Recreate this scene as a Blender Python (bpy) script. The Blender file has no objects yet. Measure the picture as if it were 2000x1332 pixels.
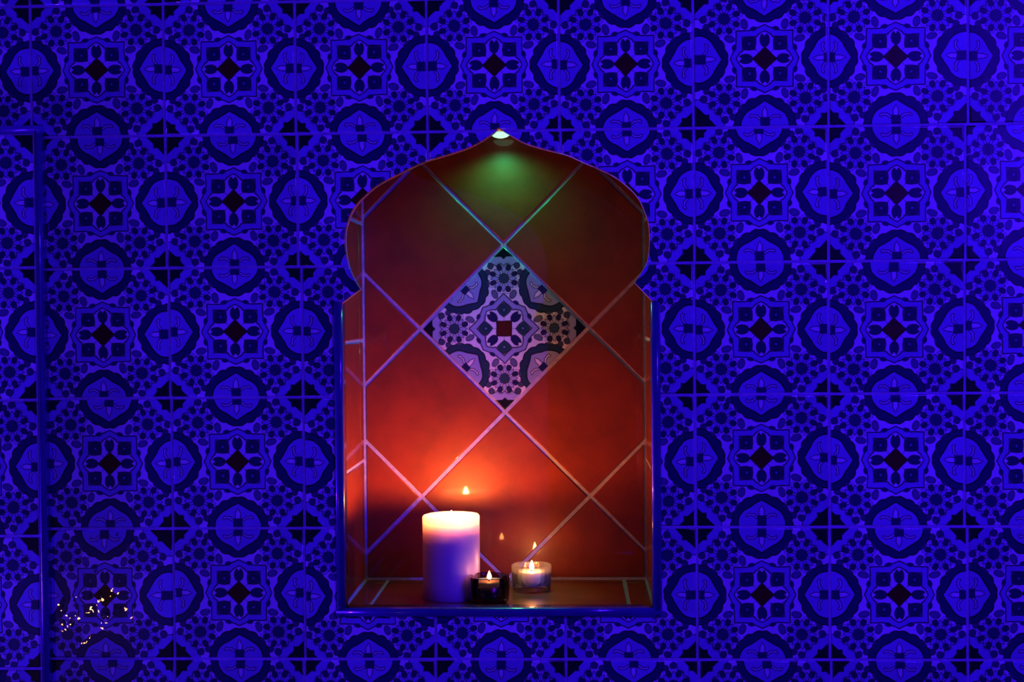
import bpy, bmesh, math, random
from mathutils import Vector, Matrix
random.seed(7)
S = bpy.context.scene
COL = S.collection
PI = math.pi

# ------------------------------------------------------------------ camera
cam = bpy.data.cameras.new('camera')
cam.lens = 50.0
cam.sensor_width = 36.0
cam.clip_start = 0.01
camo = bpy.data.objects.new('camera', cam)
COL.objects.link(camo)
r = Vector((0.99905665, 0.04252537, -0.00879843))
u = Vector((0.00801503, 0.01855734, 0.99979567))
f = Vector((-0.04267996, 0.99892303, -0.018199))
M = Matrix(((r.x, u.x, -f.x, 0.6112), (r.y, u.y, -f.y, -1.6122), (r.z, u.z, -f.z, 1.1423), (0, 0, 0, 1)))
camo.matrix_world = M
S.camera = camo

# ------------------------------------------------------------------ world, view, room lights
w = bpy.data.worlds.new('world')
S.world = w
w.use_nodes = True
w.node_tree.nodes['Background'].inputs[0].default_value = (0.06, 0.01, 1.0, 1)
w.node_tree.nodes['Background'].inputs[1].default_value = 0.06
S.view_settings.view_transform = 'Standard'
S.view_settings.look = 'None'
S.view_settings.exposure = 0.0
S.view_settings.gamma = 1.0
S.view_settings.use_curve_mapping = False


def lamp(name, kind, loc, power, color, target=None, **kw):
    l = bpy.data.lights.new(name, kind)
    l.energy = power
    l.color = color
    for k, v in kw.items():
        setattr(l, k, v)
    o = bpy.data.objects.new(name, l)
    COL.objects.link(o)
    o.location = loc
    if target is not None:
        o.rotation_euler = (Vector(target) - Vector(loc)).to_track_quat('-Z', 'Y').to_euler()
    return o


BLUE = (0.048, 0.004, 1.0)
lamp('blue_room_lamp', 'AREA', (2.0, -1.6, 2.1), 37, BLUE, (0.6, 0, 1.1), shape='DISK', size=0.40)
lamp('blue_glint_fill', 'AREA', (1.9, -1.9, 1.56), 19, BLUE, (0.8, 0, 1.1), shape='DISK', size=0.035)  # extra small source, added for joint glints and more blue in the niche
lamp('blue_side_lamp', 'AREA', (-1.3, -0.22, 0.60), 40.0, BLUE, (0.2, 0, 1.05), shape='DISK', size=0.08)
for (gx_, gz_, gp) in ((-0.262, 0.622, 0.05), (-0.235, 0.606, 0.03), (-0.292, 0.640, 0.03), (-0.300, 0.600, 0.05), (-0.225, 0.650, 0.03), (-0.265, 0.575, 0.05), (-0.320, 0.618, 0.04), (-0.195, 0.612, 0.03),
                     (-0.250, 0.640, 0.04), (-0.310, 0.590, 0.03), (-0.285, 0.560, 0.03), (-0.340, 0.600, 0.03), (-0.240, 0.590, 0.03)):
    lamp('far_candle_glow', 'POINT', (gx_, -0.93, gz_), gp * 0.8, (1.0, 0.36, 0.14), shadow_soft_size=0.0026)


# ------------------------------------------------------------------ helpers
def tag(o, label=None, cat=None, group=None, kind=None):
    if label: o['label'] = label
    if cat: o['category'] = cat
    if group: o['group'] = group
    if kind: o['kind'] = kind
    return o


def link(name, me, mat=None, parent=None, loc=None):
    o = bpy.data.objects.new(name, me)
    COL.objects.link(o)
    if mat is not None and me is not None and not me.materials:
        me.materials.append(mat)
    if loc is not None: o.location = loc
    if parent is not None: o.parent = parent
    return o


def mesh(name, verts, faces, smooth=None):
    me = bpy.data.meshes.new(name)
    me.from_pydata([tuple(v) for v in verts], [], faces)
    me.update()
    if smooth is True:
        me.polygons.foreach_set('use_smooth', [True] * len(me.polygons))
    elif smooth:
        me.polygons.foreach_set('use_smooth', smooth)
    return me


def empty(name, loc):
    o = bpy.data.objects.new(name, None)
    o.empty_display_size = 0.02
    COL.objects.link(o)
    o.location = loc
    return o


def lathe(name, prof, seg=64, wobble=None):
    """prof: (radius, z) from the bottom centre round to the end."""
    vs, fs, rings = [], [], []
    for (rad, z) in prof:
        if rad < 1e-6:
            rings.append([len(vs)]); vs.append((0, 0, z))
        else:
            ring = []
            for k in range(seg):
                a = 2 * PI * k / seg
                rr, zz = rad, z
                if wobble: rr, zz = wobble(rad, z, a)
                ring.append(len(vs)); vs.append((rr * math.cos(a), rr * math.sin(a), zz))
            rings.append(ring)
    for a, b in zip(rings, rings[1:]):
        for k in range(seg):
            k2 = (k + 1) % seg
            if len(a) == 1 and len(b) == 1: continue
            if len(a) == 1: fs.append((a[0], b[k2], b[k]))
            elif len(b) == 1: fs.append((a[k], a[k2], b[0]))
            else: fs.append((a[k], a[k2], b[k2], b[k]))
    return mesh(name, vs, fs, True)


def inset(poly, d):
    """move every edge of a convex counter-clockwise polygon inwards by d"""
    n = len(poly)
    out = []
    for i in range(n):
        p0, p1, p2 = Vector(poly[i - 1]), Vector(poly[i]), Vector(poly[(i + 1) % n])
        e1, e2 = (p1 - p0).normalized(), (p2 - p1).normalized()
        n1, n2 = Vector((-e1.y, e1.x)), Vector((-e2.y, e2.x))
        m = n1 + n2
        m = m / max(0.15, (1 + n1.dot(n2)))
        out.append(p1 + m * d)
    return out


def slab(name, poly, fr, thick, bev=0.0016):
    """pillowed tile: convex ccw polygon in the plane (u,v), face at height 0, body behind it"""
    O, U, V, N = fr
    rings = []
    prof = [(0, -thick), (0, -bev), (bev * 0.08, -bev * 0.62), (bev * 0.3, -bev * 0.3), (bev * 0.62, -bev * 0.08), (bev, 0)]
    vs, fs, sm = [], [], []
    n = len(poly)
    for (d, h) in prof:
        pts = inset(poly, d) if d else [Vector(p) for p in poly]
        rings.append(list(range(len(vs), len(vs) + n)))
        for p in pts: vs.append(O + U * p.x + V * p.y + N * h)
    for a, b in zip(rings, rings[1:]):
        for k in range(n):
            k2 = (k + 1) % n
            fs.append((a[k], a[k2], b[k2], b[k])); sm.append(a is not rings[0])
    fs.append(tuple(rings[-1])); sm.append(False)
    fs.append(tuple(reversed(rings[0]))); sm.append(False)
    return mesh(name, vs, fs, sm)


def clip(poly, a, b, c):
    """keep the part of a polygon where a*x+b*y+c >= 0"""
    out = []
    for i in range(len(poly)):
        p, q = poly[i - 1], poly[i]
        dp, dq = a * p[0] + b * p[1] + c, a * q[0] + b * q[1] + c
        if dp >= 0 and dq >= 0: out.append(q)
        elif dp >= 0 > dq or dq >= 0 > dp:
            t = dp / (dp - dq)
            x = (p[0] + (q[0] - p[0]) * t, p[1] + (q[1] - p[1]) * t)
            out.append(x)
            if dq >= 0: out.append(q)
    res = []
    for p in out:
        if not res or (abs(p[0] - res[-1][0]) + abs(p[1] - res[-1][1])) > 1e-4: res.append(p)
    if len(res) > 1 and (abs(res[0][0] - res[-1][0]) + abs(res[0][1] - res[-1][1])) < 1e-4: res.pop()
    return res


def sweep(name, path, prof, closed_prof=True):
    """extrude a profile (list of (a,b)) along a path of frames (point, A, B)"""
    vs, fs = [], []
    n = len(prof)
    for (p, A, B) in path:
        for (a, b) in prof: vs.append(p + A * a + B * b)
    for i in range(len(path) - 1):
        for k in range(n if closed_prof else n - 1):
            k2 = (k + 1) % n
            fs.append((i * n + k, i * n + k2, (i + 1) * n + k2, (i + 1) * n + k))
    fs.append(tuple(reversed(range(n))))
    fs.append(tuple(range((len(path) - 1) * n, len(path) * n)))
    me = mesh(name, vs, fs, [True] * (len(fs) - 2) + [False, False])
    return me


# ------------------------------------------------------------------ node helpers
class V_:
    """a float socket with arithmetic"""
    t = None
    def __init__(s, sock): s.s = sock
    @staticmethod
    def m(op, *a, clamp=False):
        n = V_.t.nodes.new('ShaderNodeMath')
        n.operation = op
        n.use_clamp = clamp
        for i, x in enumerate(a):
            if isinstance(x, V_): V_.t.links.new(x.s, n.inputs[i])
            else: n.inputs[i].default_value = x
        return V_(n.outputs[0])
    def __add__(s, o): return V_.m('ADD', s, o)
    __radd__ = __add__
    def __sub__(s, o): return V_.m('SUBTRACT', s, o)
    def __rsub__(s, o): return V_.m('SUBTRACT', o, s)
    def __mul__(s, o): return V_.m('MULTIPLY', s, o)
    __rmul__ = __mul__
    def __truediv__(s, o): return V_.m('DIVIDE', s, o)
    def __neg__(s): return V_.m('MULTIPLY', s, -1.0)


def vabs(a): return V_.m('ABSOLUTE', a)
def vmin(a, b): return V_.m('MINIMUM', a, b)
def vmax(a, b): return V_.m('MAXIMUM', a, b)
def vsin(a): return V_.m('SINE', a)
def vcos(a): return V_.m('COSINE', a)
def vlen(a, b): return V_.m('SQRT', V_.m('MULTIPLY_ADD', a, a, b * b))
AA = 0.006
def fill(d): return V_.m('MULTIPLY_ADD', d, -1.0 / AA, 0.5, clamp=True)
def line(d, t): return V_.m('MULTIPLY_ADD', vabs(d), -1.0 / AA, 0.5 + t / AA, clamp=True)
def ell(x, y, cx, cy, rx, ry, rot=0.0):
    X, Y = x - cx, y - cy
    if rot:
        c, s = math.cos(rot), math.sin(rot)
        X, Y = X * c + Y * s, Y * c - X * s
    return (vlen(X / rx, Y / ry) - 1.0) * min(rx, ry)
def capsule(x, y, ax, ay, bx, by, rad):
    dx, dy = bx - ax, by - ay
    L2 = dx * dx + dy * dy
    px, py = x - ax, y - ay
    h = V_.m('ADD', px * (dx / L2), py * (dy / L2), clamp=True)
    return vlen(px - h * dx, py - h * dy) - rad


def new_mat(name):
    m = bpy.data.materials.new(name)
    m.use_nodes = True
    t = m.node_tree
    b = t.nodes['Principled BSDF']
    return m, t, b


def setp(b, **k):
    names = dict(base='Base Color', rough='Roughness', coat='Coat Weight', coatr='Coat Roughness', spec='Specular IOR Level',
                 emit='Emission Color', estr='Emission Strength', metal='Metallic', sss='Subsurface Weight', ior='IOR')
    for n, v in k.items():
        if n in ('base', 'emit') and len(v) == 3: v = (*v, 1)
        b.inputs[names[n]].default_value = v


def noise(t, vec, scale, detail=3, rough=0.5):
    n = t.nodes.new('ShaderNodeTexNoise')
    n.inputs['Scale'].default_value = scale
    n.inputs['Detail'].default_value = detail
    n.inputs['Roughness'].default_value = rough
    t.links.new(vec, n.inputs['Vector'])
    return n


def bump(t, h, strength, dist, b, inp='Normal'):
    n = t.nodes.new('ShaderNodeBump')
    n.inputs['Strength'].default_value = strength
    n.inputs['Distance'].default_value = dist
    t.links.new(h, n.inputs['Height'])
    t.links.new(n.outputs[0], b.inputs[inp])
    return n


def mixc(t, fac, a, b, mode='MIX'):
    n = t.nodes.new('ShaderNodeMix')
    n.data_type = 'RGBA'
    n.blend_type = mode
    for i, x in ((0, fac), (6, a), (7, b)):
        if isinstance(x, V_): x = x.s
        if hasattr(x, 'is_output'): t.links.new(x, n.inputs[i])
        else: n.inputs[i].default_value = (*x, 1) if isinstance(x, tuple) and len(x) == 3 else x
    return n.outputs[2]


def ramp(t, fac, stops):
    n = t.nodes.new('ShaderNodeValToRGB')
    while len(n.color_ramp.elements) < len(stops): n.color_ramp.elements.new(0.5)
    for e, (p, c) in zip(n.color_ramp.elements, stops):
        e.position = p; e.color = (*c, 1)
    t.links.new(fac, n.inputs[0])
    return n.outputs[0]


# ------------------------------------------------------------------ the printed tile glaze
TS = 0.147      # tile side


def tile_material():
    m, t, b = new_mat('printed_glaze')
    V_.t = t
    tc = t.nodes.new('ShaderNodeTexCoord')
    oi = t.nodes.new('ShaderNodeObjectInfo')
    # small hand-drawn wander of the lines, different on each tile
    nz = t.nodes.new('ShaderNodeTexNoise')
    nz.noise_dimensions = '4D'
    nz.inputs['Scale'].default_value = 75
    nz.inputs['Detail'].default_value = 1
    t.links.new(tc.outputs['Object'], nz.inputs['Vector'])
    t.links.new((V_(oi.outputs['Random']) * 40.0).s, nz.inputs['W'])
    nsx = t.nodes.new('ShaderNodeSeparateColor')
    t.links.new(nz.outputs['Color'], nsx.inputs[0])
    sx = t.nodes.new('ShaderNodeSeparateXYZ')
    t.links.new(tc.outputs['Object'], sx.inputs[0])
    oc = t.nodes.new('ShaderNodeSeparateColor')
    t.links.new(oi.outputs['Color'], oc.inputs[0])
    shx, shy, tone = V_(oc.outputs[0]), V_(oc.outputs[1]), V_(oc.outputs[2])
    U = V_(sx.outputs[0]) * (1 / (TS + 0.001)) + (shx - 0.5) * 0.1 + (V_(nsx.outputs[0]) - 0.5) * 0.014
    W = V_(sx.outputs[2]) * (1 / (TS + 0.001)) + (shy - 0.5) * 0.1 + (V_(nsx.outputs[1]) - 0.5) * 0.014
    a, c = vabs(U), vabs(W)
    x, y = vmax(a, c), vmin(a, c)

    WHITE = (0.74, 0.72, 0.82)
    MID = (0.29, 0.31, 0.60)
    SCAL = (0.018, 0.045, 0.088)
    TULIP = (0.016, 0.018, 0.085)
    TEAL = (0.022, 0.07, 0.085)
    CENT = (0.025, 0.06, 0.10)
    PETAL = (0.31, 0.33, 0.62)
    ELL = (0.12, 0.14, 0.25)
    DOT = (0.045, 0.055, 0.125)
    INK = (0.010, 0.008, 0.018)
    TERRA = (0.08, 0.016, 0.006)
    DARK = (0.008, 0.008, 0.014)
    BUD = (0.72, 0.66, 0.80)

    col = None
    def put(mask, rgb):
        nonlocal col
        col = mixc(t, mask, col if col is not None else WHITE, rgb)

    # corner of the tile: blue band and dark star
    cx, cy = 0.5 - x, 0.5 - y
    s, q = cx + cy, cx - cy
    dband = (s - 0.246 + vabs(vsin(q * (PI / 0.09))) * 0.024 + vmax(vabs(q) - 0.12, 0.0) * 0.5) * 0.7
    put(fill(dband), MID)
    put(line(dband, 0.0045), INK)
    ddark = vmin(cy - 0.083, (cy + cx * 0.95 - 0.130) * 0.75)
    put(fill(ddark), DARK)
    # medallion at the edge: scalloped ring, blue field, box, stalk and tendrils
    ang = V_.m('ARCTAN2', y, cx)
    rr = vlen(cx, y)
    tipx = vmax(0.25 - ang, 0.0)
    douter = rr - 0.209 - vsin(ang) * vsin(ang) * 0.018 - vabs(vsin(ang * 8.5)) * 0.011 - tipx * 0.045
    put(fill(douter), SCAL)
    put(line(douter, 0.005), INK)
    cusp = vmax(1.0 - ang * (1 / 0.62), 0.0)
    dinner = rr - 0.134 - vsin(ang) * vsin(ang) * 0.041 - cusp * 0.018 - cusp * cusp * 0.022
    put(line(dinner - 0.005, 0.006), INK)
    put(fill(dinner), MID)
    for (ax, ay, bx, by) in ((0.045, 0.040, 0.064, 0.062), (0.064, 0.062, 0.068, 0.100), (0.068, 0.100, 0.058, 0.110)):
        put(fill(capsule(cx, y, ax, ay, bx, by, 0.0110)), INK)
    for (ax, ay, bx, by) in ((0.045, 0.040, 0.064, 0.062), (0.064, 0.062, 0.068, 0.100), (0.068, 0.100, 0.058, 0.110)):
        put(fill(capsule(cx, y, ax, ay, bx, by, 0.0045)), BUD)
    X1 = (cx - 0.055) * (1 / 0.075)
    dst = y - vmax(vmin((1.0 - X1) * 0.042, 0.016), 0.0045 - vmax(X1 - 1.0, 0.0) * 2.0)
    put(fill(dst - 0.0065), INK)
    put(fill(dst), BUD)
    dbox = vmax(cx - 0.060, y - 0.036)
    put(fill(dbox), TULIP)
    # eight-petalled flower on the diagonal
    fx, fy = x - 0.303, y - 0.303
    fr = vlen(fx, fy)
    fa = V_.m('ARCTAN2', fy, fx)
    a8 = vabs(V_.m('FLOORED_MODULO', fa + PI / 8, PI / 4) - PI / 8)
    PX, PY = fr * vcos(a8), fr * vsin(a8)
    b8 = PI / 8 - a8
    QX, QY = fr * vcos(b8), fr * vsin(b8)
    dh = ell(QX, QY * 0.1 / vmax(QX, 0.05), 0.098, 0, 0.025, 0.0205)
    put(line(dh - 0.013, 0.0018), ELL)
    put(fill(dh - 0.003), INK)
    put(fill(dh + 0.002), TULIP)
    T = (PX - 0.074) * (1 / 0.035)
    dp = PY - (1.0 - T * T) * 0.0155
    put(fill(dp - 0.006), INK)
    put(fill(dp), PETAL)
    dc = fr - 0.043
    put(fill(dc - 0.004), INK)
    put(fill(dc), CENT)
    for (ex, ey, ra) in ((0.459, 0.300, 0.024), (0.438, 0.243, 0.021)):
        d = ell(x, y, ex, ey, ra, ra)
        put(fill(d - 0.005), INK)
        put(fill(d), DOT)
    d = ell(x, y, 0.262, 0.151, 0.034, 0.022, 0.28)
    put(fill(d - 0.005), INK)
    put(fill(d), ELL)
    # the central star: outer blue frame, white field, tulips, lotus squares, diamond
    g = vmax(1.0 - y * (1 / 0.115), 0.0)
    dout = x - 0.213 - g * g * 0.012 - g * 0.032
    put(fill(dout), MID)
    put(line(dout, 0.0048), INK)
    d = ell(x, y, 0.227, 0.083, 0.017, 0.027, 0.25)
    put(fill(d), TULIP)
    g2 = vmax(1.0 - y * (1 / 0.03), 0.0)
    din = vmin(x - 0.166, ell(x, y, 0.145, 0, 0.056, 0.064)) - g2 * 0.010
    put(fill(din), WHITE)
    put(line(din, 0.0045), INK)
    dtul = vmax(ell(x, y, 0.143, 0, 0.049, 0.0345), (x - 0.168) * 0.85 - y)
    put(fill(dtul - 0.004), INK)
    put(fill(dtul + 0.002), TULIP)
    lx, ly = vabs(x - 0.113), vabs(y - 0.113)
    dsq = vmax(lx, ly) - 0.0475 + vmin(lx, ly) * 0.10
    put(fill(dsq - 0.0045), INK)
    put(fill(dsq + 0.002), TEAL)
    put(line(dsq + 0.024, 0.0022), INK)
    put(fill(vlen(lx, ly) - 0.006), MID)
    put(line(x - y, 0.0022) * fill(x - 0.066) * fill(0.03 - y), INK)
    dia = (x + y - 0.090) * 0.7 + y * 0.05
    put(fill(dia - 0.005), INK)
    put(fill(dia + 0.002), TERRA)
    # tone of the glaze: pooled colour and a little tile-to-tile difference
    n2 = noise(t, tc.outputs['Object'], 28, 4, 0.6)
    k = V_(n2.outputs['Fac']) * 0.36 + 0.80 + (tone - 0.5) * 0.5
    hsv = t.nodes.new('ShaderNodeHueSaturation')
    t.links.new(k.s, hsv.inputs['Value'])
    t.links.new(col, hsv.inputs['Color'])
    t.links.new(hsv.outputs[0], b.inputs['Base Color'])
    setp(b, rough=0.30, spec=0.22, coat=0.7, coatr=0.008)
    n3 = noise(t, tc.outputs['Object'], 45, 2)
    bump(t, n3.outputs['Fac'], 0.12, 0.002, b)
    n4 = noise(t, tc.outputs['Object'], 62, 1)
    bump(t, n4.outputs['Fac'], 0.14, 0.001, b, 'Coat Normal')
    return m


GLAZE = tile_material()


def simple(name, rgb, rough, var=0.25, scale=60, bmp=0.2, bdist=0.0006, coat=0.0, coatr=0.1, spec=0.5, bscale=None):
    m, t, b = new_mat(name)
    tc = t.nodes.new('ShaderNodeTexCoord')
    n = noise(t, tc.outputs['Object'], scale, 5, 0.6)
    lo = tuple(c * (1 - var) for c in rgb)
    hi = tuple(min(1, c * (1 + var)) for c in rgb)
    t.links.new(ramp(t, n.outputs['Fac'], [(0.3, lo), (0.7, hi)]), b.inputs['Base Color'])
    setp(b, rough=rough, coat=coat, coatr=coatr, spec=spec)
    if bmp:
        n2 = noise(t, tc.outputs['Object'], bscale or scale * 4, 3)
        bump(t, n2.outputs['Fac'], bmp, bdist, b)
    return m


GROUT = simple('cement_grout', (0.42, 0.41, 0.56), 0.85, 0.2, 150, 0.5, 0.0006)
TERRA = simple('terracotta_glaze', (0.24, 0.030, 0.003), 0.46, 0.22, 22, 0.10, 0.002, coat=0.6, coatr=0.05, bscale=35, spec=0.5)
TERRA_EDGE = simple('cut_clay_edge', (0.42, 0.12, 0.07), 0.8, 0.25, 120, 0.4, 0.0008)
TRIM = simple('blue_trim_glaze', (0.05, 0.055, 0.20), 0.25, 0.15, 30, 0.08, 0.001, coat=0.8, coatr=0.06)
PIERTRIM = simple('pale_blue_trim_glaze', (0.14, 0.14, 0.36), 0.3, 0.15, 30, 0.08, 0.001, coat=0.6, coatr=0.08)

# ------------------------------------------------------------------ the niche opening (x, z) in the wall plane
def catmull(pts, n=6):
    out = []
    for i in range(len(pts) - 1):
        p0 = pts[max(i - 1, 0)]; p1 = pts[i]; p2 = pts[i + 1]; p3 = pts[min(i + 2, len(pts) - 1)]
        for k in range(n):
            s = k / n
            out.append(tuple(0.5 * (2 * b + (c - a) * s + (2 * a - 5 * b + 4 * c - d) * s * s + (3 * b - a - 3 * c + d) * s ** 3)
                             for a, b, c, d in zip(p0, p1, p2, p3)))
    out.append(pts[-1])
    return out

ARCH_L = [(0.3695, 1.1732), (0.3643, 1.1814), (0.3574, 1.1961), (0.3535, 1.2142), (0.3525, 1.2328), (0.3556, 1.2491), (0.3632, 1.2659),
          (0.3759, 1.2797), (0.3901, 1.2912), (0.4153, 1.3042), (0.4441, 1.3172), (0.4669, 1.3238), (0.4978, 1.3338), (0.5204, 1.3468), (0.5290, 1.3550)]
ARCH_R = [(0.5290, 1.3550), (0.5429, 1.3462), (0.5594, 1.3370), (0.5796, 1.3304), (0.6061, 1.3231), (0.6246, 1.3147), (0.6487, 1.3040),
          (0.6671, 1.2928), (0.6848, 1.2759), (0.6939, 1.2579), (0.6985, 1.2411), (0.6990, 1.2209), (0.6965, 1.2025), (0.6906, 1.1904), (0.6818, 1.1778)]
OPEN_X0, OPEN_X1, OPEN_Z0, OPEN_ZT = 0.3388, 0.7100, 0.7990, 1.1585
OPENING = ([(OPEN_X0, OPEN_Z0), (OPEN_X1, OPEN_Z0), (OPEN_X1, OPEN_ZT - 0.002), (0.7010, OPEN_ZT - 0.001)]
           + list(reversed(catmull(ARCH_R, 4)))[:-1] + list(reversed(catmull(ARCH_L, 4))) + [(0.3494, OPEN_ZT), (OPEN_X0, OPEN_ZT)])
NX0, NX1, NZ0, NZ1, ND = 0.345, 0.7020, 0.8065, 1.3725, 0.189   # the lined box behind it
PLATE = 0.014


def prism(name, poly, y0, y1):
    """closed prism over a polygon of (x,z) between two depths; the list runs counter-clockwise seen from the room"""
    n = len(poly)
    vs = [(p[0], y0, p[1]) for p in poly] + [(p[0], y1, p[1]) for p in poly]
    fs = [tuple(range(n)), tuple(reversed(range(n, 2 * n)))]
    for k in range(n):
        k2 = (k + 1) % n
        fs.append((k2, k, n + k, n + k2))
    return mesh(name, vs, fs)


def boolean_cut(me, matrix, cutter):
    o = bpy.data.objects.new('work', me)
    COL.objects.link(o)
    o.matrix_world = matrix
    md = o.modifiers.new('cut', 'BOOLEAN')
    md.operation = 'DIFFERENCE'
    md.object = cutter
    md.solver = 'EXACT'
    bpy.context.view_layer.update()
    dg = bpy.context.evaluated_depsgraph_get()
    out = bpy.data.meshes.new_from_object(o.evaluated_get(dg))
    bpy.data.objects.remove(o)
    return out


cut_me = prism('cutter', OPENING, -0.05, 0.05)
cutter = bpy.data.objects.new('work_cutter', cut_me)
COL.objects.link(cutter)

# ------------------------------------------------------------------ wall_back: grout bed, with every tile a child
WX0, WX1, WZ0, WZ1 = -0.16, 1.204, 0.598, 1.652
bed = prism('bed', [(WX0, WZ0), (WX1, WZ0), (WX1, WZ1), (WX0, WZ1)], 0.0012, PLATE)
bed = boolean_cut(bed, Matrix(), cutter)
bed.materials.clear()
wall_back = link('wall_back', bed, GROUT)
tag(wall_back, 'tiled back wall under blue light with a keyhole shaped niche', None, kind='structure')

ROWS = [  # (z top joint, vertical joints)
    (1.6510, [-0.0078, 0.1467, 0.2978, 0.4485, 0.5981, 0.7490, 0.9000, 1.0543]),
    (1.5010, [-0.0078, 0.1467, 0.2978, 0.4485, 0.5981, 0.7490, 0.9000, 1.0543]),
    (1.3510, [-0.0028, 0.1473, 0.2990, 0.4489, 0.5994, 0.7492, 0.8993, 1.0511]),
    (1.1995, [-0.0006, 0.1494, 0.3025, 0.4521, 0.6005, 0.7483, 0.8989, 1.0498]),
    (1.0505, [0.0004, 0.1504, 0.3026, 0.4524, 0.6004, 0.7485, 0.8988, 1.0491]),
    (0.9004, [0.0005, 0.1505, 0.3020, 0.4521, 0.6004, 0.7498, 0.8987, 1.0520]),
    (0.7500, [0.0002, 0.1502, 0.3010, 0.4518, 0.6008, 0.7513, 0.9000, 1.0524]),
    (0.6000, []),
]
H = TS / 2
FULL = slab('wall_tile', [(-H, -H), (H, -H), (H, H), (-H, H)], (Vector((0, 0, 0)), Vector((1, 0, 0)), Vector((0, 0, 1)), Vector((0, -1, 0))), 0.0095)
FULL.materials.append(GLAZE)
GAP = 0.0030


def in_open(x0, x1, z0, z1):
    return x1 > 0.337 and x0 < 0.712 and z1 > 0.797 and z0 < 1.357


def fully_open(x0, x1, z0, z1):
    return x0 > OPEN_X0 and x1 < OPEN_X1 and z0 > OPEN_Z0 and z1 < 1.27


def put_tile(parent, x0, x1, z0, z1, y, cutme=True, name='wall_tile'):
    cxm, czm = (x0 + x1) / 2, (z0 + z1) / 2
    sc = ((x1 - x0 - GAP) / TS, 1, (z1 - z0 - GAP) / TS)
    rot = (random.uniform(-1, 1) * 0.0035, random.uniform(-1, 1) * 0.002, random.uniform(-1, 1) * 0.0045)
    yy = y + random.uniform(-0.0003, 0.0003)
    colr = (0.5 + random.gauss(0, 0.13), 0.5 + random.gauss(0, 0.11), 0.5 + random.uniform(-0.2, 0.2), 1)
    mx = Matrix.LocRotScale(Vector((cxm, yy, czm)), Matrix.Rotation(rot[2], 3, 'Z') @ Matrix.Rotation(rot[0], 3, 'X'), Vector(sc))
    me = FULL
    if cutme and in_open(x0, x1, z0, z1):
        if fully_open(x0, x1, z0, z1): return None
        me = boolean_cut(FULL, mx, cutter)
        if len(me.polygons) < 4: return None
        me.materials.clear(); me.materials.append(GLAZE); me.materials.append(TERRA_EDGE)
        for p in me.polygons:      # the sawn faces show the clay body
            c = mx @ p.center
            n = p.normal
            p.material_index = 0
            if abs(n.y) < 0.3:
                if abs(abs(p.center.x) - H) > 0.004 and abs(abs(p.center.z) - H) > 0.004: p.material_index = 1
    o = link(name, me, None, parent)
    o.matrix_world = mx
    o.color = colr
    return o


for i in range(len(ROWS) - 1):
    zt, xs = ROWS[i]
    zb = ROWS[i + 1][0]
    xs = [xs[0] - 0.15] + xs + [xs[-1] + 0.15]
    for x0, x1 in zip(xs, xs[1:]):
        put_tile(wall_back, x0, x1, zb, zt, 0.0)
bpy.data.objects.remove(cutter)

# ------------------------------------------------------------------ wall_left: the shallow pier standing proud at the left
PX1, PZT, PY = 0.0045, 1.3640, -0.0165
pier = link('wall_left', prism('pier', [(-0.30, 0.598), (PX1 - 0.003, 0.598), (PX1 - 0.003, PZT - 0.004), (-0.30, PZT - 0.004)], PY + 0.0012, 0.001), GROUT)
tag(pier, 'low tiled pier projecting slightly at the left edge of the wall', None, kind='structure')
pz = [1.3535, 1.2010, 1.0500, 0.8945, 0.7425, 0.598]
for a, b in zip(pz, pz[1:]):
    for xa, xb in ((PX1 - 0.157, PX1 - 0.0035), (PX1 - 0.307, PX1 - 0.157)):
        if xb < -0.25: continue
        o = put_tile(pier, xa, xb, b, a, PY, False)
# rounded trims on the pier: down its right side and along its top
def qround(rad, n=8):
    return [(rad * math.sin(a), -rad + rad * math.cos(a)) for a in [PI / 2 * k / n for k in range(n + 1)]]
prof = [(-0.0012, 0.0)] + qround(0.0045) + [(0.0045, -0.0165), (-0.0012, -0.0165)]
prof2 = [(-0.0035, 0.0)] + qround(0.0065) + [(0.0065, -0.0165), (-0.0035, -0.0165)]
X, Y, Z = Vector((1, 0, 0)), Vector((0, 1, 0)), Vector((0, 0, 1))
link('edge_trim', sweep('edge_trim', [(Vector((PX1 - 0.001, PY, z)), X, -Y) for z in (0.598, 0.80, 1.00, 1.20, PZT - 0.0075)], prof), TRIM, pier)
link('edge_trim', sweep('edge_trim', [(Vector((x, PY, PZT - 0.0105 + 0.0035)), Z, -Y) for x in (PX1 + 0.003, -0.1, -0.2, -0.29)], prof2), PIERTRIM, pier)

# ------------------------------------------------------------------ niche lining: grout shell and its tiles
def box_faces(x0, x1, y0, y1, z0, z1): return prism('b', [(x0, z0), (x1, z0), (x1, z1), (x0, z1)], y0, y1)
bm = bmesh.new()
g, th = 0.0016, 0.018
for bx in ((NX0 - th, NX0 - g, PLATE - 0.001, ND + th, NZ0 - th, NZ1 + th), (NX1 + g, NX1 + th, PLATE - 0.001, ND + th, NZ0 - th, NZ1 + th),
           (NX0 - g, NX1 + g, PLATE - 0.001, ND + th, NZ0 - th, NZ0 - g), (NX0 - g, NX1 + g, PLATE - 0.001, ND + th, NZ1 + g, NZ1 + th),
           (NX0 - g, NX1 + g, ND + g, ND + th, NZ0 - g, NZ1 + g)):
    tmp = box_faces(*bx)
    bm.from_mesh(tmp)
    bpy.data.meshes.remove(tmp)
lm = bpy.data.meshes.new('niche_lining')
bm.to_mesh(lm); bm.free()
lining = link('niche_lining', lm, GROUT, wall_back)
IG = 0.0046   # joint width inside the niche
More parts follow.
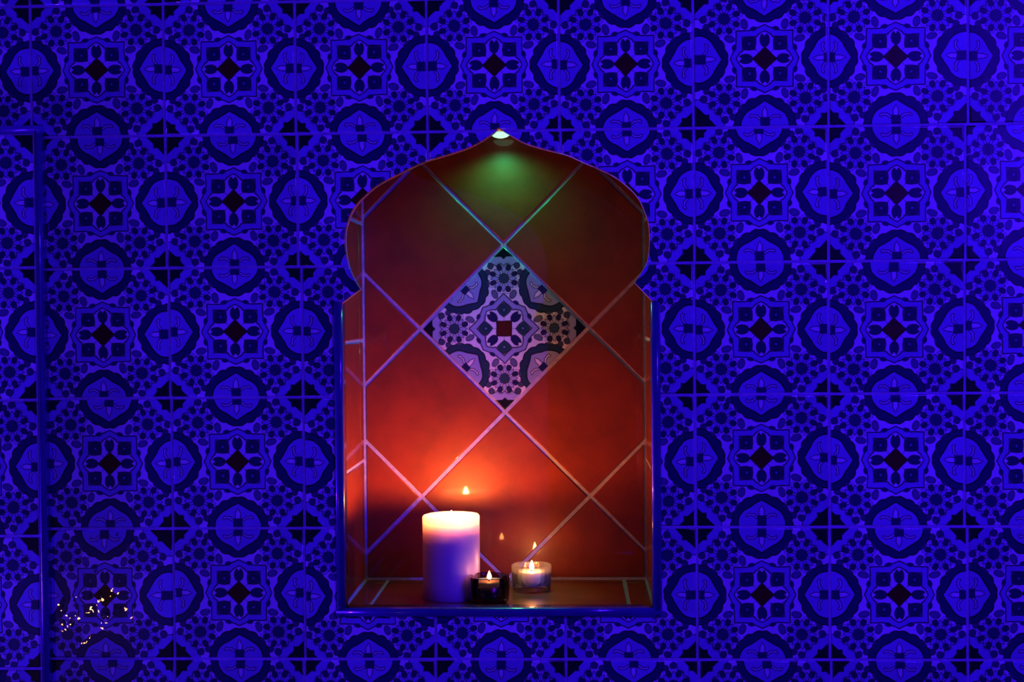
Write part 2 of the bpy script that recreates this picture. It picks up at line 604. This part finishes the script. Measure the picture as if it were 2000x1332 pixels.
# back: tiles laid on the diagonal round one printed tile
CX, CZ, HD = 0.5245, 1.1255, 0.1068
frB = (Vector((0, ND, 0)), X, Z, -Y)
for i in range(-4, 5):
    for j in range(-4, 5):
        ccx, ccz = CX + (i - j) * HD, CZ + (i + j) * HD
        h = HD - IG * 0.5 * 1.414
        poly = [(ccx, ccz - h), (ccx + h, ccz), (ccx, ccz + h), (ccx - h, ccz)]
        if i == 0 and j == 0:
            k = h / 1.4142
            me = slab('niche_tile', [(-k, -k), (k, -k), (k, k), (-k, k)], (Vector((0, 0, 0)), X, Z, -Y), 0.003)
            o = link('printed_tile', me, GLAZE, lining)
            o['label'] = 'printed white and blue tile set as a diamond among plain ones'
            o.matrix_world = Matrix.Translation((ccx, ND, ccz)) @ Matrix.Rotation(PI / 4, 4, 'Y')
            o.scale = (1, 1, 1)
            o.color = (0.5, 0.5, 0.46, 1)
            continue
        m_ = 0.0024
        for (a, b, c) in ((1, 0, -(NX0 + m_)), (-1, 0, NX1 - m_), (0, 1, -(NZ0 + m_)), (0, -1, NZ1 - m_)):
            if poly: poly = clip(poly, a, b, c)
        if len(poly) < 3: continue
        ar = 0.5 * abs(sum(poly[k - 1][0] * poly[k][1] - poly[k][0] * poly[k - 1][1] for k in range(len(poly))))
        if ar < 3e-5: continue
        link('lining_tile', slab('lining_tile', poly, frB, 0.003, 0.0012), TERRA, lining)


def rects(us, vs, fr, m_=0.0021):
    for u0, u1 in zip(us, us[1:]):
        for v0, v1 in zip(vs, vs[1:]):
            p = [(u0 + m_, v0 + m_), (u1 - m_, v0 + m_), (u1 - m_, v1 - m_), (u0 + m_, v1 - m_)]
            link('lining_tile', slab('lining_tile', p, fr, 0.003, 0.0012), TERRA, lining)


zj = [NZ0, 0.9585, 1.1115, 1.2600, NZ1]
rects([-(ND - 0.001), -0.158, -PLATE], zj, (Vector((NX0, 0, 0)), -Y, Z, X))
rects([PLATE, 0.158, ND - 0.001], zj, (Vector((NX1, 0, 0)), Y, Z, -X))
rects([NX0, 0.3735, 0.6735, NX1], [PLATE - 0.004, 0.166, ND - 0.001], (Vector((0, 0, NZ0)), X, Y, Z))
rects([NX0, 0.5235, NX1], [-(ND - 0.001), -PLATE], (Vector((0, 0, NZ1)), X, -Y, -Z))

# ------------------------------------------------------------------ blue pencil trims round the lower opening
def rim(wd, h, n=10):
    pts = [(wd / 2 * math.cos(a), h * math.sin(a) ** 0.8 if math.sin(a) > 0 else 0.0) for a in [PI * k / n for k in range(n + 1)]]
    pts[0] = (wd / 2, 0.0); pts[-1] = (-wd / 2, 0.0)
    return pts + [(-wd / 2, -0.016), (wd / 2, -0.016)]
pr = rim(0.0105, 0.0045)
TW = 0.0105
tx0, tx1, tz = OPEN_X0 + TW / 2 + 0.0002, OPEN_X1 - TW / 2 - 0.0002, OPEN_Z0 + TW / 2 + 0.0002
YT = 0.0
t1 = link('trim_1', sweep('trim_1', [(Vector((tx0, YT, z)), X, -Y) for z in (tz - TW / 2, 0.95, 1.05, OPEN_ZT - 0.0004)], pr), TRIM)
tag(t1, 'blue glazed pencil trim up the left side of the niche', kind='structure')
t2 = link('trim_2', sweep('trim_2', [(Vector((tx1, YT, z)), X, -Y) for z in (tz - TW / 2, 0.95, 1.05, OPEN_ZT - 0.0024)], pr), TRIM)
tag(t2, 'blue glazed pencil trim up the right side of the niche', kind='structure')
t3 = link('trim_3', sweep('trim_3', [(Vector((x, YT - 0.0003, tz)), -Z, -Y) for x in (tx0 - TW / 2, 0.45, 0.6, tx1 + TW / 2)], pr), TRIM)
tag(t3, 'blue glazed pencil trim along the sill of the niche', kind='structure')

# ------------------------------------------------------------------ green spotlight in the niche ceiling
LX, LY = 0.5240, 0.148
spot = empty('ceiling_spotlight', (LX, LY, NZ1))
tag(spot, 'tiny green white spotlight glowing at the peak of the niche', 'spotlight')
m, t, b = new_mat('brushed_steel'); setp(b, base=(0.5, 0.5, 0.5), metal=1.0, rough=0.3); STEEL = m
m, t, b = new_mat('lit_lens'); setp(b, base=(0.5, 0.9, 0.6), emit=(0.36, 1.0, 0.55), estr=1.5); LENS = m
link('bezel', lathe('bezel', [(0.0, 0), (0.019, 0), (0.019, -0.002), (0.0165, -0.005), (0.0135, -0.005), (0.013, -0.003), (0, -0.003)], 40), STEEL, spot)
link('lens', lathe('lens', [(0.0132, -0.003), (0.0132, -0.0045), (0.0118, -0.0075), (0.008, -0.0100), (0.004, -0.0112), (0.0, -0.0115)], 32), LENS, spot)
lamp('green_spot_beam', 'SPOT', (LX, LY - 0.006, NZ1 - 0.016), 5.5, (0.16, 1.0, 0.25), (LX + 0.025, 0.085, NZ0), spot_size=math.radians(24), spot_blend=1.0, shadow_soft_size=0.008)
lamp('green_spot', 'SPOT', (LX, LY + 0.006, NZ1 - 0.016), 0.9, (0.03, 1.0, 0.36), (LX + 0.012, LY + 0.016, 1.0), spot_size=math.radians(150), spot_blend=1.0, shadow_soft_size=0.008)

# ------------------------------------------------------------------ candles
def wax_mat(name, base, radius, scale):
    m, t, b = new_mat(name)
    tc = t.nodes.new('ShaderNodeTexCoord')
    n = noise(t, tc.outputs['Object'], 40, 4)
    t.links.new(ramp(t, n.outputs['Fac'], [(0.3, tuple(c * 0.94 for c in base)), (0.7, base)]), b.inputs['Base Color'])
    setp(b, rough=0.38, sss=1.0, spec=0.4)
    b.inputs['Subsurface Radius'].default_value = radius
    b.inputs['Subsurface Scale'].default_value = scale
    n2 = noise(t, tc.outputs['Object'], 300, 2)
    bump(t, n2.outputs['Fac'], 0.08, 0.001, b)
    return m


WAX = wax_mat('ivory_wax', (0.57, 0.53, 0.58), (1.0, 0.9, 0.8), 0.035)
TWAX = wax_mat('tealight_wax', (0.86, 0.62, 0.48), (1.0, 0.6, 0.4), 0.004)
def flame_mat(strength, rgb):
    """a flame is see-through and gives the light of its candle"""
    m, t, b = new_mat('flame')
    t.nodes.remove(b)
    tr_, em_, ad_ = t.nodes.new('ShaderNodeBsdfTransparent'), t.nodes.new('ShaderNodeEmission'), t.nodes.new('ShaderNodeAddShader')
    em_.inputs[0].default_value = (*rgb, 1)
    em_.inputs[1].default_value = strength
    t.links.new(tr_.outputs[0], ad_.inputs[0]); t.links.new(em_.outputs[0], ad_.inputs[1])
    t.links.new(ad_.outputs[0], t.nodes['Material Output'].inputs[0])
    return m


m, t, b = new_mat('charred_wick'); setp(b, base=(0.02, 0.015, 0.012), rough=0.9); WICK = m
m, t, b = new_mat('aluminium_cup'); setp(b, base=(0.75, 0.75, 0.78), metal=1.0, rough=0.25); ALU = m
m, t, b = new_mat('molten_wax'); setp(b, base=(0.9, 0.76, 0.6), rough=0.04, sss=0.6, coat=1.0, coatr=0.02)
b.inputs['Subsurface Scale'].default_value = 0.006
MOLTEN = m


def flame_mesh(h, rad):
    return lathe('flame', [(0, 0), (rad * 0.62, h * 0.06), (rad * 0.95, h * 0.2), (rad, h * 0.32), (rad * 0.82, h * 0.5), (rad * 0.52, h * 0.7), (rad * 0.22, h * 0.87), (0, h)], 20)


def wick_mesh(h):
    path = []
    for k in range(6):
        s = k / 5
        path.append((Vector((0.0016 * s * s, 0, h * s)), X, Y))
    return sweep('wick', path, [(0.0007 * math.cos(a), 0.0007 * math.sin(a)) for a in [2 * PI * k / 8 for k in range(8)]])


FZ = NZ0
# the pillar candle
px, py = 0.4645, 0.0740
candle = empty('pillar_candle', (px, py, FZ))
tag(candle, 'tall ivory pillar candle burning on the niche ledge', 'candle')
CR, CH, WD = 0.0340, 0.0990, 0.0100
def rim_wob(rad, z, a):
    k = max(0.0, (z - (CH - 0.016)) / 0.016)
    return rad, z + k * (0.0004 * math.sin(a * 2 + 0.6) + 0.0003 * math.sin(a * 3 + 2))
prof = [(0, 0), (CR - 0.001, 0), (CR, 0.0012), (CR, 0.02), (CR, 0.04), (CR, 0.06), (CR, 0.075), (CR, CH - 0.014), (CR, CH - 0.0025), (CR - 0.0012, CH - 0.0005), (CR - 0.0032, CH),
        (CR - 0.0052, CH - 0.0012), (CR - 0.0072, CH - 0.005), (CR - 0.0105, CH - WD + 0.0012), (CR - 0.014, CH - WD), (0.010, CH - WD), (0, CH - WD)]
link('wax_body', lathe('wax_body', prof, 72, rim_wob), WAX, candle)
link('melt_pool', lathe('melt_pool', [(0, CH - WD + 0.0003), (CR - 0.0125, CH - WD + 0.0003), (CR - 0.0122, CH - WD + 0.0006), (0, CH - WD + 0.0008)], 48), MOLTEN, candle)
o = link('wick', wick_mesh(0.0065), WICK, candle, (0, 0, CH - WD))
fl = link('flame', flame_mesh(0.0125, 0.0030), flame_mat(1950.0, (1.0, 0.235, 0.045)), o, (0.0006, 0, 0.0028))


def glassy(name, tint, rough, refl=1.0, diffuse=None, bmpn=None):
    """clear ware: what lies behind shows through, the surface mirrors by Fresnel"""
    m, t, b = new_mat(name)
    t.nodes.remove(b)
    out = t.nodes['Material Output']
    tr = t.nodes.new('ShaderNodeBsdfTransparent'); tr.inputs[0].default_value = (*tint, 1)
    gl = t.nodes.new('ShaderNodeBsdfGlossy'); gl.inputs['Roughness'].default_value = rough
    fr = t.nodes.new('ShaderNodeFresnel'); fr.inputs['IOR'].default_value = 1.5
    mx = t.nodes.new('ShaderNodeMixShader')
    V_.t = t
    fac = V_.m('MULTIPLY', V_(fr.outputs[0]), refl, clamp=True)
    t.links.new(fac.s, mx.inputs[0])
    t.links.new(tr.outputs[0], mx.inputs[1]); t.links.new(gl.outputs[0], mx.inputs[2])
    last = mx.outputs[0]
    tc = t.nodes.new('ShaderNodeTexCoord')
    if bmpn:
        # leaf-vein etching: slanted strokes mirrored in bands round the glass
        sp = t.nodes.new('ShaderNodeSeparateXYZ'); t.links.new(tc.outputs['Object'], sp.inputs[0])
        an = V_.m('ARCTAN2', V_(sp.outputs[1]), V_(sp.outputs[0]))
        zz = V_(sp.outputs[2])
        nn = noise(t, tc.outputs['Object'], 90, 2)
        fold = vabs(V_.m('FLOORED_MODULO', an, 0.62) - 0.31)
        ph = zz * 1900.0 - fold * 26.0 + V_(nn.outputs['Fac']) * 7.0
        etch = V_.m('MULTIPLY', V_.m('POWER', vabs(vsin(ph)), 2.5), V_.m('GREATER_THAN', zz, 0.007))
        bp = t.nodes.new('ShaderNodeBump'); bp.inputs['Strength'].default_value = 0.25; bp.inputs['Distance'].default_value = 0.0015
        t.links.new(etch.s, bp.inputs['Height'])
        t.links.new(bp.outputs[0], gl.inputs['Normal']); t.links.new(bp.outputs[0], fr.inputs['Normal'])
        df = t.nodes.new('ShaderNodeBsdfTranslucent'); df.inputs[0].default_value = (0.8, 0.8, 0.82, 1)
        d2 = t.nodes.new('ShaderNodeBsdfDiffuse'); d2.inputs[0].default_value = (0.75, 0.75, 0.8, 1)
        a1 = t.nodes.new('ShaderNodeAddShader'); t.links.new(df.outputs[0], a1.inputs[0]); t.links.new(d2.outputs[0], a1.inputs[1])
        m2 = t.nodes.new('ShaderNodeMixShader')
        f2 = etch * 0.045 + 0.004
        t.links.new(f2.s, m2.inputs[0]); t.links.new(last, m2.inputs[1]); t.links.new(a1.outputs[0], m2.inputs[2])
        last = m2.outputs[0]
    t.links.new(last, out.inputs[0])
    return m


CLEAR = glassy('clear_etched_glass', (0.93, 0.95, 0.95), 0.04, 1.0, bmpn=True)
SMOKE = glassy('dark_smoked_glass', (0.60, 0.46, 0.42), 0.03, 1.0)


def glass_prof(R0, R1, h, wall, base):
    return [(0, 0), (R0 - 0.0025, 0), (R0 - 0.0006, 0.0007), (R0, 0.0028), (R0 + (R1 - R0) * 0.5, h * 0.5), (R1, h - 0.0014), (R1 - 0.0005, h - 0.0004), (R1 - wall / 2, h), (R1 - wall + 0.0005, h - 0.0004),
            (R1 - wall, h - 0.0014), (R0 + (R1 - R0) * 0.5 - wall, h * 0.5), (R0 - wall, base + 0.003), (R0 - wall - 0.0025, base), (0, base)]


def tealight(x, y, base, R, wax_h, flame_h, power, label, cup):
    e = empty('tealight_candle', (x, y, FZ + base + 0.0002))
    tag(e, label, 'candle', 'tealights inside the glass holders')
    link('wax', lathe('wax', [(0, 0.0006), (R - 0.0008, 0.0006), (R - 0.0006, 0.001), (R - 0.0006, wax_h - 0.0008), (R - 0.0014, wax_h), (R * 0.6, wax_h - 0.0006), (0, wax_h - 0.0007)], 48), TWAX, e)
    if cup: link('cup', lathe('cup', [(0, 0), (R - 0.0006, 0), (R, 0.0006), (R, cup), (R - 0.0003, cup + 0.0002), (R - 0.0005, cup)], 48), ALU, e)
    o = link('wick', wick_mesh(0.005), WICK, e, (0, 0, wax_h - 0.001))
    link('flame', flame_mesh(flame_h, 0.0026), flame_mat(power, (1.0, 0.30, 0.075)), o, (0.0005, 0, 0.0022))
    return e


# dark glass in front
dx, dy = 0.5110, 0.0430
hold = link('tealight_holder', lathe('tealight_holder', glass_prof(0.0232, 0.0246, 0.0315, 0.0026, 0.005), 64), SMOKE, None, (dx, dy, FZ))
tag(hold, 'dark smoked glass tealight holder nearest the front of the ledge', 'candle holder', 'glass tealight holders')
tealight(dx, dy, 0.005, 0.0198, 0.0205, 0.0105, 32.0, 'lit tealight inside the dark smoked glass holder', 0.0155)
# clear etched glass further back
gx, gy = 0.5585, 0.1190
hold2 = link('tealight_holder', lathe('tealight_holder', glass_prof(0.0232, 0.0246, 0.0315, 0.0026, 0.0065), 64), CLEAR, None, (gx, gy, FZ))
tag(hold2, 'clear etched glass tealight holder at the right towards the back', 'candle holder', 'glass tealight holders')
tealight(gx, gy, 0.0065, 0.0198, 0.0165, 0.0120, 200.0, 'lit tealight inside the clear etched glass holder', 0.0)

# ------------------------------------------------------------------ clear beads added to catch glints on the tiles at the lower left
GLINT_BEAD = glassy('glint', (0.97, 0.97, 0.97), 0.02, 1.6)
bm = bmesh.new()
def add_bead(x, z, wd, ht, th, tilt, nx, nz):
    """a flattened bead: nearly flat top leaning by (nx, nz), rounded rim"""
    n, rings = 12, []
    for (q, h) in ((0.35, 1.0), (0.72, 0.97), (0.92, 0.75), (1.0, -0.5)):
        ring = []
        for j in range(n):
            p = 2 * PI * j / n
            ux, uz = wd * q * math.cos(p), ht * q * math.sin(p)
            if uz > 0: ux *= 1 - 0.4 * uz / ht
            X_ = ux + uz * tilt
            ring.append(bm.verts.new((x + X_, -0.0003 - th * h + (nx * X_ + nz * uz) * (1 if h > 0 else 0), z + uz)))
        rings.append(ring)
    bm.faces.new(rings[0])
    for a, b in zip(rings, rings[1:]):
        for j in range(n): bm.faces.new((a[j], a[(j + 1) % n], b[(j + 1) % n], b[j]))
    bm.faces.new(list(reversed(rings[-1])))


BEADS = [(0.0433, 0.867), (0.0522, 0.8674), (0.0605, 0.853), (0.039, 0.8427), (0.0539, 0.83), (0.048, 0.8313), (0.0535, 0.8229), (0.0663, 0.8241), (0.0642, 0.8196),
         (0.0228, 0.8183), (0.0208, 0.8118), (0.0295, 0.8216), (0.0351, 0.8183), (0.0339, 0.8125), (0.0448, 0.8118), (0.0493, 0.8021), (0.0555, 0.806), (0.0674, 0.8131),
         (0.0699, 0.804), (0.0738, 0.804), (0.0804, 0.8034), (0.0827, 0.8105), (0.0887, 0.8079), (0.1041, 0.8121), (0.0404, 0.8034), (0.0233, 0.8034), (0.0225, 0.7943),
         (0.0277, 0.793), (0.0403, 0.7962), (0.0438, 0.7904), (0.0316, 0.7887), (0.0228, 0.7891), (0.0122, 0.7913), (0.0856, 0.8942), (0.1182, 0.7933), (0.0595, 0.8112), (0.0987, 0.8047)]
rd = random.Random(3)
for (x, z) in BEADS:
    k = rd.uniform(0.6, 1.4)
    add_bead(x, z, 0.0011 * k, 0.0019 * k * rd.uniform(0.8, 1.7), 0.0010 * k, rd.uniform(-0.35, 0.35), rd.gauss(0, 0.02), rd.gauss(0.01, 0.022))
wm = bpy.data.meshes.new('glint_beads')
bmesh.ops.recalc_face_normals(bm, faces=bm.faces)
for fc in bm.faces: fc.smooth = True
bm.to_mesh(wm); bm.free()
wd_ = link('glint_beads', wm, GLINT_BEAD)
tag(wd_, 'clear beads added to catch glints on the tiles at lower left', 'glint', kind='stuff')
